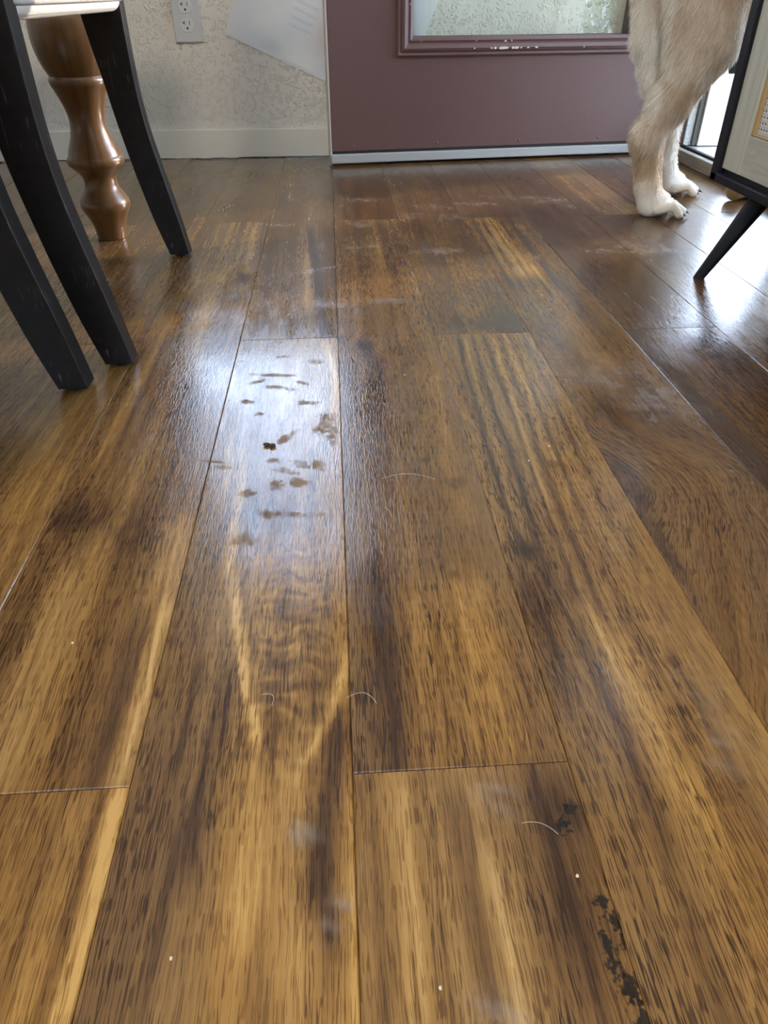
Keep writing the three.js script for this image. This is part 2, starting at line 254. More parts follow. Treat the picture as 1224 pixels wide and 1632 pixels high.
wall('wall_right', 'off-white wall that holds the open doorway', [
  box(RX1, RX1 + TH, -.02, RH, RZ0, DZ0 - .02), box(RX1, RX1 + TH, -.02, RH, DZ1 + .02, RZ1 + TH), box(RX1, RX1 + TH, DH + .02, RH, DZ0 - .02, DZ1 + .02)]);
wall('wall_left', 'off-white wall beyond the dining table', [box(RX0 - TH, RX0, -.02, RH, RZ0, RZ1 + TH)]);
const RW = { x0: -2.2, x1: .5, y0: 1.3, y1: 2.25 };
wall('wall_rear', 'off-white wall behind the viewer', [
  box(RX0, RW.x0, -.02, RH, RZ1, RZ1 + TH), box(RW.x1, RX1, -.02, RH, RZ1, RZ1 + TH), box(RW.x0, RW.x1, -.02, RW.y0, RZ1, RZ1 + TH), box(RW.x0, RW.x1, RW.y1, RH, RZ1, RZ1 + TH)]);
{ const o = shade(new THREE.Mesh(box(RX0 - TH, RX1 + TH, RH, RH + .2, RZ0 - TH, RZ1 + TH), mat(lin(.8, .79, .76), .8))); o.name = 'ceiling'; o.userData = { kind: 'structure', label: 'flat white ceiling', category: 'ceiling' }; scene.add(o); }
function windowUnit(name, label, W, z, dir) { // in a wall across z; dir +1: room on the +z side
  const o = struct(name, label, 'window'), f = .045, zc = z - dir * .08;
  const m = (x0, x1, y0, y1, d = .03) => rbox(x0, x1, y0, y1, zc - d, zc + d, .004);
  part('window_frame', join(m(W.x0, W.x0 + f, W.y0, W.y1), m(W.x1 - f, W.x1, W.y0, W.y1), m(W.x0, W.x1, W.y0, W.y0 + f), m(W.x0, W.x1, W.y1 - f, W.y1)), whiteMat, o);
  part('window_rail', m(W.x0 + f, W.x1 - f, (W.y0 + W.y1) / 2 + .08, (W.y0 + W.y1) / 2 + .12, .02), whiteMat, o);
  part('window_pane', box(W.x0 + f, W.x1 - f, W.y0 + f, W.y1 - f, zc - .002, zc + .002), phys(lin(.97, .98, .98), 0, { transmission: 1, thickness: 0, ior: 1.5 }), o);
  const a = z - dir * .14, b = z + dir * .02; part('window_sill', rbox(W.x0 - .03, W.x1 + .03, W.y0 - .022, W.y0, Math.min(a, b), Math.max(a, b), .004), whiteMat, o);
}
windowUnit('window_1', 'white framed window in the back wall above the picture', WIN, RZ0, 1);
windowUnit('window_2', 'wide white framed window behind the viewer', RW, RZ1, -1);

// baseboards with an eased top and a ragged lower edge
function baseboard(name, label, len, place) {
  const r = rng(7), s = new THREE.Shape(), n = Math.round(len / .012); s.moveTo(0, .071);
  for (let i = 0; i <= n; i++) s.lineTo(len * i / n, .0035 + .0022 * (r() - .5) + .0025 * (N(i * .11, 3) - .5)); s.lineTo(len, .071);
  const g = new THREE.ExtrudeGeometry(s, { depth: .010, bevelEnabled: true, bevelSize: .0015, bevelThickness: .002, bevelSegments: 2, steps: 1 });
  g.translate(0, -.0015, .001); const o = shade(new THREE.Mesh(metreUV(g), trimMat)); o.name = name; o.userData = { kind: 'structure', label, category: 'baseboard' }; place(o); scene.add(o);
}
baseboard('baseboard_back', 'low off-white baseboard along the back wall', RX1 - RX0 - .004, o => o.position.set(RX0 + .002, 0, RZ0));
baseboard('baseboard_right', 'off-white baseboard behind the cabinet', RZ1 + 1.32, o => { o.position.set(RX1, 0, RZ1); o.rotation.y = -Math.PI / 2; o.position.z = -1.33; });
baseboard('baseboard_left', 'off-white baseboard beyond the table', RZ1 - RZ0 - .02, o => { o.position.set(RX0, 0, RZ1 - .01); o.rotation.y = Math.PI / 2; });

// doorway: jambs, sill
const maroon = new THREE.Color().setRGB(.118, .064, .058);
const maroonMat = mat(maroon, .42, { bumpMap: rep(wallBump, 5, 5), bumpScale: .00012 });
const gasketMat = mat(lin(.012, .012, .013), .7);
{
  const o = struct('door_frame_1', 'white exterior door frame with dark weatherstrip and low wooden sill', 'door frame');
  o.name = 'trim_1';
  const J = (z, s) => { // far (s=1) and near (s=-1) jamb, faces at z
    const b = (x0, x1, t) => s > 0 ? rbox(x0, x1, .03, DH, z - .03, z + t, .002) : rbox(x0, x1, .03, DH, z - t, z + .03, .002);
    part('jamb_inner', b(.928, .958, 0), maroonMat, o);
    part('jamb_stop', b(.958, .979, .008), mat(lin(.55, .56, .53), .6, { bumpMap: rep(wallBump, 8, 8), bumpScale: .002 }), o);
    part('weatherstrip', b(.979, .993, .014), mat(lin(.10, .095, .08), .8), o);
    part('jamb_board', b(.993, 1.075, .02), whiteMat, o);
    part('outer_casing', s > 0 ? rbox(1.072, 1.10, -.02, DH + .1, z - .1, z + .012, .003) : rbox(1.072, 1.10, -.02, DH + .1, z - .012, z + .1, .003), whiteMat, o);
  };
  J(DZ0, 1); J(DZ1, -1);
  part('head_jamb', rbox(.928, 1.075, DH, DH + .025, DZ0 - .02, DZ1 + .02, .003), whiteMat, o);
  const sillTex = tex(512, 128, (u, v, q) => { const t = .5 * N(u * 12, v * 60) + .3 * N(u * 40, v * 200) + .2 * N(u * 7, v * 3); q[0] = fs(.20 + .32 * t); q[1] = fs(.175 + .29 * t); q[2] = fs(.14 + .25 * t); }, true);
  part('sill_strip', rbox(.924, .944, 0, .030, DZ0 - .01, DZ1 + .01, .003), mat(lin(1, 1, 1), .55, { map: rep(sillTex, 2, 8) }), o);
  part('sill_gasket', rbox(.944, .956, .002, .035, DZ0, DZ1, .002), gasketMat, o);
  part('sill_saddle', rbox(.956, 1.13, -.02, .028, DZ0 - .01, DZ1 + .01, .003), mat(lin(.5, .5, .5), .35, { metalness: .3 }), o);
}

// ---------------------------------------------------------------- the open door
{
  const d = struct('door_1', 'maroon painted door with a framed glass panel, standing open', 'door');
  d.position.set(-.006, 0, -2.081); d.rotation.y = Math.atan2(.1188, .9929);
  // local: x along the leaf from its free edge, face at z = 0, leaf behind it
  const Wd = .93, G = { x0: .214, x1: .786, y0: .282, y1: 1.86 }, T = -.044;
  { const sh = new THREE.Shape(); sh.moveTo(.006, .036); sh.lineTo(Wd - .002, .036); sh.lineTo(Wd - .002, 2.028); sh.lineTo(.006, 2.028); sh.closePath();
    const ho = new THREE.Path(); ho.moveTo(G.x0, G.y0); ho.lineTo(G.x0, G.y1); ho.lineTo(G.x1, G.y1); ho.lineTo(G.x1, G.y0); ho.closePath(); sh.holes.push(ho);
    const g = new THREE.ExtrudeGeometry(sh, { depth: -T - .004, bevelEnabled: true, bevelSize: .002, bevelThickness: .002, bevelSegments: 2 }); g.translate(0, 0, T + .002); part('leaf', metreUV(g), maroonMat, d); }
  part('edge_strip', rbox(0, .0045, .018, 2.03, T + .002, -.001, .001), mat(lin(.55, .52, .46), .6), d);
  part('glass_pane', box(G.x0 - .012, G.x1 + .012, G.y0 - .012, G.y1 + .012, -.024, -.020), phys(lin(.95, .97, .95), .01, { transmission: 1, thickness: 0, ior: 1.5 }), d);
  // moulding: one mitred length on each side
  const prof = [[0, -.018], [0, .004], [.006, .0075], [.010, .005], [.014, .011], [.022, .015], [.028, .012], [.031, .008], [.036, .010], [.040, .006], [.042, 0], [.042, -.002], [.006, -.018]];
  const side = (ax, ay, bx, by, nx, ny) => { // inner edge from a to b, n points outward
    const pos = [], L = prof.length, ux = Math.sign(bx - ax), uy = Math.sign(by - ay);
    const A = prof.map(([o, h]) => [ax + nx * o - ux * o, ay + ny * o - uy * o, h]), B = prof.map(([o, h]) => [bx + nx * o + ux * o, by + ny * o + uy * o, h]);
    for (let i = 0; i + 1 < L; i++) pos.push(...A[i], ...B[i], ...B[i + 1], ...A[i], ...B[i + 1], ...A[i + 1]);
    let g = new THREE.BufferGeometry(); g.setAttribute('position', new THREE.Float32BufferAttribute(pos, 3)); g.computeVertexNormals(); return metreUV(g);
  };
  const mm = maroonMat.clone(); mm.side = THREE.DoubleSide; mm.roughness = .36;
  part('glass_moulding', side(G.x1, G.y0, G.x0, G.y0, 0, -1), mm, d); part('glass_moulding', side(G.x0, G.y1, G.x1, G.y1, 0, 1), mm, d);
  part('glass_moulding', side(G.x0, G.y0, G.x0, G.y1, -1, 0), mm, d); part('glass_moulding', side(G.x1, G.y1, G.x1, G.y0, 1, 0), mm, d);
  part('glazing_bead', join(box(G.x0, G.x1, G.y0, G.y0 + .003, -.02, -.012), box(G.x0, G.x0 + .003, G.y0, G.y1, -.02, -.012), box(G.x1 - .003, G.x1, G.y0, G.y1, -.02, -.012)), mat(lin(.06, .07, .075), .6), d);
  // chips where the paint is gone from the lower moulding
  const r = rng(21), chips = [];
  const chip = (x, y, z, w, h) => { const n = 9, s = new THREE.Shape(); for (let i = 0; i < n; i++) { const a = i / n * 2 * Math.PI, k = .7 + .5 * r(); const p = [Math.cos(a) * w * k, Math.sin(a) * h * k]; i ? s.lineTo(...p) : s.moveTo(...p); } const g = new THREE.ExtrudeGeometry(s, { depth: .0012, bevelEnabled: false }); g.translate(x, y, z); chips.push(metreUV(g)); };
  const yb = G.y0 - .023; chip(.447, yb, .0145, .014, .0032); chip(.424, yb, .0145, .004, .003); chip(.414, yb, .0145, .003, .002); chip(.470, yb, .0145, .004, .003); chip(.48, yb, .0145, .006, .0025); chip(.492, yb, .0145, .003, .002); chip(.51, yb, .0145, .004, .002); chip(.532, yb, .0145, .004, .0022); chip(.37, yb, .0145, .002, .002); chip(.66, yb, .0145, .0015, .002); chip(.376, G.y0 - .008, .0065, .0016, .0015); chip(.452, G.y0 - .009, .0065, .004, .002); chip(.468, G.y0 - .008, .0065, .002, .0018); chip(.235, G.y0 - .008, .0065, .0015, .0012); chip(.206, .35, .0075, .0012, .002);
  part('bare_chips', join(chips), mat(lin(.55, .50, .43), .8), d);
  for (const x of [.06, .287, .515, .742]) { const g = new THREE.SphereGeometry(.0035, 10, 6); g.scale(1, 1, .4); g.translate(x, .046, 0); part('screw_head', g, maroonMat, d); }
  part('door_sweep', rbox(.001, Wd, .006, .028, T - .004, .006, .003), mat(lin(.36, .37, .365), .5), d);
  part('sweep_seal', box(.004, Wd, .028, .0345, T, -.003), gasketMat, d);
  for (const y of [.25, 1.0, 1.78]) { const g = new THREE.CylinderGeometry(.006, .006, .09, 10); g.translate(Wd + .004, y, T + .03); part('hinge', g, mat(lin(.4, .36, .28), .4, { metalness: .8 }), d); }
  const kg = new THREE.LatheGeometry([[0, .062], [.02, .06], [.027, .045], [.02, .028], [.011, .02], [.012, .008], [.028, .006], [.03, 0]].map(a => new THREE.Vector2(...a)), 24); kg.rotateX(Math.PI / 2); kg.translate(.07, .93, 0); part('door_knob', kg, mat(lin(.5, .42, .28), .3, { metalness: 1 }), d);
}

// ---------------------------------------------------------------- outdoors
{
  const gt = tex(512, 512, (u, v, o) => { const t = .5 * N(u * 8, v * 8) + .3 * N(u * 60, v * 60) + .2 * N(u * 250, v * 250); o[0] = fs(.40 + .16 * t); o[1] = fs(.39 + .15 * t); o[2] = fs(.35 + .14 * t); }, true);
  const a = struct('ground', 'pale concrete yard outside', 'ground'); part('yard', box(-30, 40, -.30, -.10, -40, 40), mat(lin(1, 1, 1), .85, { map: rep(gt, .5, .5) }), a);
  const p = struct('porch', 'pale concrete porch slab outside the door', 'porch'); part('slab', rbox(1.075, 2.6, -.11, -.012, -3.2, .2, .01), mat(lin(1, 1, 1), .8, { map: rep(gt, 1, 1) }), p);
  const pr = struct('porch_roof', 'flat white porch roof over the door', 'roof'); part('soffit', rbox(1.075, 2.7, 2.32, 2.42, -3.2, .2, .01), whiteMat, pr); part('post', rbox(2.52, 2.62, -.012, 2.32, .06, .16, .006), whiteMat, pr); part('post', rbox(2.52, 2.62, -.012, 2.32, -3.16, -3.06, .006), whiteMat, pr);
  const leaf = new THREE.BufferGeometry(); leaf.setAttribute('position', new THREE.Float32BufferAttribute([0, 0, 0, .4, .5, .12, 0, 1, 0, 0, 0, 0, 0, 1, 0, -.4, .5, .12], 3)); leaf.computeVertexNormals();
  const lm = phys(lin(.12, .20, .05), .6, { side: THREE.DoubleSide, transmission: .3, thickness: 0 });
  const shrub = (x, z, rx, ry, n, seed, label) => {
    const t = thing('garden_shrub', label, 'shrub', [x, -.1, z]), r = rng(seed), im = new THREE.InstancedMesh(leaf, lm, n), M = new THREE.Matrix4(), q = new THREE.Quaternion();
    for (let i = 0; i < n; i++) { const a = r() * 6.283, c = 2 * r() - 1, k = .6 + .45 * r(), sn = Math.sqrt(1 - c * c); q.setFromEuler(new THREE.Euler(r() * 6, r() * 6, r() * 6)); const s = .05 + .04 * r(); M.compose(V(Math.cos(a) * sn * rx * k, ry + c * ry * k, Math.sin(a) * sn * rx * k), q, V(s, s * 1.4, s)); im.setMatrixAt(i, M); im.setColorAt(i, new THREE.Color().setHSL(.26 + .05 * r(), .45, .4 + .4 * r())); }
    im.name = 'foliage'; im.userData = { kind: 'stuff' }; shade(im); t.add(im);
    const g = new THREE.CylinderGeometry(.02, .035, ry, 8); g.translate(0, ry / 2, 0); part('stem', g, mat(lin(.12, .08, .05), .9), t);
  };
  shrub(3.6, 1.9, .7, .6, 1400, 5, 'leafy green shrub in the yard beyond the porch'); shrub(4.6, .7, .6, .5, 1100, 9, 'smaller round shrub farther out in the yard');
}

// ---------------------------------------------------------------- dining table with turned legs
{
  const t = thing('dining_table', 'wooden dining table with turned bulbous legs behind the black chair', 'table', [-.885, 0, -.74]);
  const wt = tex(256, 512, (u, v, o) => { const g = u * 30 + 2 * N(u * 6, v * 3); const k = .5 * N(g, v * 3) + .35 * N(g * 4, v * 9) + .15 * N(u * 300, v * 30); o[0] = fs(.07 + .14 * k); o[1] = fs(.034 + .072 * k); o[2] = fs(.012 + .026 * k); }, true);
  const wm = phys(lin(1, 1, 1), .3, { map: wt, clearcoat: .35, clearcoatRoughness: .2 });
  const prof = [[0, 0], [.024, 0], [.0265, .003], [.0285, .02], [.0335, .036], [.041, .05], [.0435, .058], [.043, .066], [.036, .078], [.030, .088], [.0285, .098], [.030, .108], [.037, .117], [.047, .126], [.049, .133], [.048, .1385], [.0455, .141], [.042, .152], [.036, .166], [.0315, .182], [.030, .196], [.0315, .21], [.036, .225], [.0425, .241], [.0455, .247], [.0475, .2525], [.0475, .258], [.0450, .2625], [.046, .264], [.053, .278], [.0585, .296], [.061, .315], [.060, .338], [.055, .36], [.047, .378], [.043, .39], [.046, .395], [.046, .404], [.04, .41], [.04, .43], [.055, .45], [.058, .47], [.05, .49], [.046, .5], [.046, .52]];
  const lg = new THREE.LatheGeometry(new THREE.SplineCurve(prof.map(a => new THREE.Vector2(...a))).getPoints(150), 48);
  for (const [x, z] of [[.463, -.694], [-.463, -.694], [.463, .694], [-.463, .694]]) {
    const L = part('leg', lg, wm, t); L.position.set(x, 0, z);
    const b = part('leg_block', rbox(x - .048, x + .048, .518, .715, z - .048, z + .048, .004), wm, t);
  }
  part('apron', join(rbox(-.44, .44, .61, .715, -.715, -.69, .002), rbox(-.44, .44, .61, .715, .69, .715, .002), rbox(-.485, -.46, .61, .715, -.66, .66, .002), rbox(.46, .485, .61, .715, -.66, .66, .002)), wm, t);
  part('tabletop', rbox(-.52, .52, .715, .75, -.76, .76, .012, 4), wm, t);
}

// ---------------------------------------------------------------- chairs: black curved legs, white padded seat
const legTex = tex(256, 1024, (u, v, o) => { // black lacquer with pale scuffs along it
  let k = .010 + .006 * N(u * 20, v * 60); const n = N(u * 130, v * 22), m = N(u * 7 + 3, v * 16 + 5), f = N(u * 260 + v * 40, v * 60);
  const e = sst(.8, .93, n) * sst(.62, .8, m) * (.3 + f); k += .10 * e; o[0] = fs(k * 1.02); o[1] = fs(k * .93); o[2] = fs(k * .95);
}, true);
const legMat = phys(lin(1, 1, 1), .38, { map: rep(legTex, 5, 2.2), specularIntensity: .6 });
const seatTexM = phys(lin(.88, .87, .83), .9, { sheen: .3, sheenRoughness: .6, bumpMap: rep(wallBump, 8, 8), bumpScale: .0004 });
function makeChair(x, z, label) { // origin: between the rear feet; the seat reaches to -x
  const c = thing('dining_chair', label, 'chair', [x, 0, z], 'dining chairs on the near side of the table');
  const rear = s => { // side outline in x,y, curved backwards to the foot
    const back = [[-.0, .006], [-.009, .06], [-.021, .12], [-.027, .15], [-.036, .20], [-.041, .25], [-.0425, .30], [-.043, .37]], front = [[-.030, .006], [-.046, .06], [-.060, .12], [-.066, .15], [-.077, .21], [-.085, .264], [-.093, .31], [-.102, .37]];
    const sh = new THREE.Shape(); sh.moveTo(...front[0]); sh.lineTo(...back[0]); sh.splineThru(back.slice(1).map(a => new THREE.Vector2(...a))); sh.lineTo(...front[7]); sh.splineThru(front.slice(0, 7).reverse().map(a => new THREE.Vector2(...a)));
    const g = new THREE.ExtrudeGeometry(sh, { depth: .026, bevelEnabled: true, bevelSize: .0018, bevelThickness: .002, bevelSegments: 2, curveSegments: 8 }); g.translate(0, 0, -.013); const q = metreUV(g); q.translate(0, 0, s * .2275); return q;
  };
  const foot = (a, b) => { const g = new THREE.CylinderGeometry(.0085, .0085, .006, 16); g.translate(a, .003, b); return g; };
  for (const s of [-1, 1]) {
    const l = part('leg', rear(s), legMat, c); part('foot_glide', foot(-.0155, s * .2275), gasketMat, l);
    const g = new THREE.CylinderGeometry(.028, .021, .36, 4); g.rotateY(Math.PI / 4); g.translate(-.44, .186, s * .21); const fl = part('leg', metreUV(g.toNonIndexed()), legMat, c); part('foot_glide', foot(-.44, s * .21), gasketMat, fl);
  }
  const seat = new RoundedBoxGeometry(.47, .122, .45, 5, .016); seat.translate(-.275, .413, 0); part('seat', metreUV(seat), seatTexM, c);
  const p = part('seat_piping', new THREE.TubeGeometry(new THREE.CatmullRomCurve3([[-.04, -.2], [-.04, .2], [-.06, .221], [-.49, .221], [-.509, .2], [-.509, -.2], [-.49, -.221], [-.06, -.221]].map(a => V(a[0], .368, a[1])), true, 'catmullrom', .2), 120, .0035, 6, true), seatTexM, c);
  const bk = new RoundedBoxGeometry(.075, .56, .45, 5, .03); bk.translate(0, .28, 0); bk.rotateZ(-.15); bk.translate(-.060, .42, 0); part('backrest', metreUV(bk), seatTexM, c);
  return c;
}
makeChair(-.2585, -1.083, 'black-legged dining chair with white padded seat, nearer the turned table leg');
makeChair(-.2955, -.562, 'dining chair whose black curved leg stands farthest left and nearest the viewer');

// ---------------------------------------------------------------- outlet and hung sheet on the back wall
{
  const o = thing('wall_outlet', 'light grey double power outlet on the wall left of the door', 'outlet', [-.3555, .3265, RZ0]);
  const s = new THREE.Shape(); s.moveTo(-.032, -.054); s.lineTo(.032, -.054); s.lineTo(.032, .054); s.lineTo(-.032, .054); s.closePath();
  const g = new THREE.ExtrudeGeometry(s, { depth: .002, bevelEnabled: true, bevelSize: .003, bevelThickness: .003, bevelSegments: 3 }); g.translate(0, 0, .003);
  const pm = mat(lin(.58, .60, .60), .35); part('wall_plate', metreUV(g), pm, o);
  const rm = mat(lin(.66, .67, .66), .3), dk = mat(lin(.01, .01, .01), .8);
  for (const y of [.0195, -.0195]) {
    const q = new THREE.Shape(); q.absarc(0, 0, .0172, -.0, Math.PI * 2); const pts = q.getPoints(60).map(p => new THREE.Vector2(p.x, Math.max(-.0142, Math.min(.0142, p.y))));
    const f = new THREE.ExtrudeGeometry(new THREE.Shape(pts), { depth: .0012, bevelEnabled: true, bevelSize: .0006, bevelThickness: .0006, bevelSegments: 2 }); f.translate(0, y, .0078);
    const rc = part('receptacle', metreUV(f), rm, o);
    part('slot', join(box(-.0075, -.0057, y + .001, y + .0085, .0095, .0099), box(-.0118, -.0075, y + .0038, y + .0056, .0095, .0099)), dk, rc);
    part('slot', box(.0056, .0072, y + .0005, y + .0085, .0095, .0099), dk, rc);
    const gr = new THREE.CylinderGeometry(.0025, .0025, .0005, 14); gr.rotateX(Math.PI / 2); gr.translate(0, y - .0068, .0097); part('ground_hole', gr, dk, rc);
  }
  const sc = new THREE.SphereGeometry(.0028, 12, 8); sc.scale(1, 1, .5); sc.translate(0, 0, .008); part('screw', sc, mat(lin(.7, .7, .68), .3), o);
}
{
  const W = .477, H = .285, pt = tex(512, 320, (u, v, o) => { // pale faded print with a white border at the foot
    const x = u * W, y = v * H; let r = .84, g = .865, b = .87; const n = N(u * 5 + 2, v * 4), n2 = N(u * 13, v * 9 + 4);
    r -= .14 * n; g -= .12 * n; b -= .08 * n; r += .05 * (n2 - .5); g += .04 * (n2 - .5);
    const k = Math.exp(-Math.pow((x - .275) / .055, 2) - Math.pow((y - .11) / .06, 2)) * (.7 + .5 * n2); r += (.60 - r) * k; g += (.47 - g) * k; b += (.38 - b) * k;
    const k3 = Math.exp(-Math.pow((x - .12) / .03, 2) - Math.pow((y - .02) / .02, 2)); r -= .1 * k3; g -= .1 * k3; b -= .1 * k3;
    for (let i = 0; i < 4; i++) { const yy = .085 + i * .018, d = Math.abs(y - yy - .004 * (n2 - .5)) / .0032, ex = sst(.135, .15, x) * sst(.215, .195, x); const e = Math.exp(-d * d) * ex * .09; r -= e; g -= e; b -= e * .8; }
    if (y < .0075) { r = .74; g = .76; b = .78; }
    o[0] = fs(r); o[1] = fs(g); o[2] = fs(b);
  }, true, THREE.ClampToEdgeWrapping, THREE.ClampToEdgeWrapping);
  const o = thing('poster_board', 'tilted white glossy board with a faded print, hung half behind the maroon door', 'poster', [-.264, .287, RZ0 + .0022]);
  o.rotation.z = -.401;
  const g = new THREE.BoxGeometry(W, H, .003, 24, 12, 1); g.translate(W / 2, H / 2, 0); part('board', g, phys(lin(1, 1, 1), .3, { map: pt }), o);
}

// ---------------------------------------------------------------- cabinet: black frame, pale wood doors, woven cane
{
  const CX = .597, c = thing('sideboard', 'black-framed pale wood sideboard with woven cane doors on splayed black legs', 'cabinet', [CX, 0, -.68]);
  const bm = phys(lin(.012, .013, .017), .45, { specularIntensity: .5 }), Z0 = -.524, Z1 = .524, Y0 = .1305, Y1 = .80, D = .315; // local x 0 at the front face
  part('bottom_rail', rbox(0, .022, Y0, Y0 + .0125, Z0, Z1, .0015), bm, c);
  part('top_panel', rbox(0, D, Y1 - .02, Y1, Z0, Z1, .002), bm, c);
  part('side_panel', rbox(0, D, Y0 + .0005, Y1 - .02, Z0, Z0 + .020, .0015), bm, c); part('side_panel', rbox(0, D, Y0 + .0005, Y1 - .02, Z1 - .020, Z1, .0015), bm, c);
  part('bottom_panel', rbox(.012, D, Y0 + .001, Y0 + .019, Z0 + .018, Z1 - .018, .001), bm, c); part('back_panel', box(D - .008, D, Y0 + .019, Y1 - .02, Z0 + .02, Z1 - .02), bm, c);
  const wt = tex(512, 512, (u, v, o) => { const g = u * 60 + 1.4 * N(u * 8, v * 2.2); const k = .45 * N(g, v * 2.5) + .35 * N(g * 3.1, v * 7) + .2 * N(u * 400, v * 26); o[0] = fs(.34 + .22 * k); o[1] = fs(.335 + .21 * k); o[2] = fs(.265 + .185 * k); }, true);
  const vm = mat(lin(1, 1, 1), .55, { map: rep(wt, 2.2, 1.6) }), ht = wt.clone(); ht.rotation = Math.PI / 2; ht.repeat.set(2.4, 2.4); ht.needsUpdate = true; const hm = mat(lin(.93, .92, .92), .55, { map: ht });
  const cane = tex(256, 256, (u, v, o) => { // woven cane cell: pale strands, dark gaps
    const x = u * 4 % 1, y = v * 4 % 1, d = (a, b, w) => Math.exp(-Math.pow((a - b) / w, 2)); const n = N(u * 60, v * 60);
    let k = 1; k -= 1.2 * d(y, .30, .17) * sst(.34, .16, Math.abs(x - .5) + .26 * (y - .15)); k -= .75 * d(y, .74, .07) * (.5 + .5 * Math.cos(x * 6.283 * 3)); k = Math.max(.03, k); const a = .52 + .22 * n;
    o[0] = fs(a * k); o[1] = fs(a * k * .97); o[2] = fs(a * k * .93);
  }, true);
  const cm = mat(lin(1, 1, 1), .7, { map: rep(cane, 33, 33), bumpMap: rep(cane, 33, 33), bumpScale: .0008 }), tan = mat(lin(.40, .27, .115), .5);
  const YB = Y0 + .0205, YT = Y1 - .022;
  for (const [a, b] of [[Z0 + .0215, -.002], [.002, Z1 - .0215]]) {
    const dr = part('cabinet_door', rbox(.006, .024, YB, YT, a, a + .0575, .001), vm, c); // hinge stile
    part('stile', rbox(.006, .024, YB, YT, b - .0575, b, .001), vm, dr);
    part('rail', rbox(.006, .0235, YB, YB + .0525, a + .0578, b - .0578, .0012), hm, dr); part('rail', rbox(.006, .0235, YT - .0525, YT, a + .0578, b - .0578, .0012), hm, dr);
    const e0 = a + .0578, e1 = b - .0578, f0 = YB + .0528, f1 = YT - .0528;
    part('tan_bead', join(rbox(.007, .02, f0, f1, e0, e0 + .009, .002), rbox(.007, .02, f0, f1, e1 - .009, e1, .002), rbox(.0078, .02, f0, f0 + .003, e0 + .008, e1 - .008, .001), rbox(.0078, .02, f1 - .006, f1, e0 + .008, e1 - .008, .001)), tan, dr);
    part('cane_panel', box(.012, .016, f0 + .003, f1 - .005, e0 + .008, e1 - .008), cm, dr);
  }
  for (const [sx, sz] of [[0, -1], [0, 1], [1, -1], [1, 1]]) {
    const top = V(sx ? D - .055 : .045, Y0 + .002, sz * .425), bot = V(sx ? D + .0 : -.017, 0, sz * .4415), dir = bot.clone().sub(top), L = dir.length();
    const g = new THREE.CylinderGeometry(.0165, .0095, L + .004, 20); g.translate(0, -L / 2 + .0, 0); g.applyQuaternion(new THREE.Quaternion().setFromUnitVectors(V(0, -1, 0), dir.normalize())); g.translate(top.x, top.y, top.z);
    const p = g.attributes.position; for (let i = 0; i < p.count; i++) if (p.getY(i) < .006) p.setY(i, 0); g.computeVertexNormals(); part('leg', g, bm, c);
  }
}

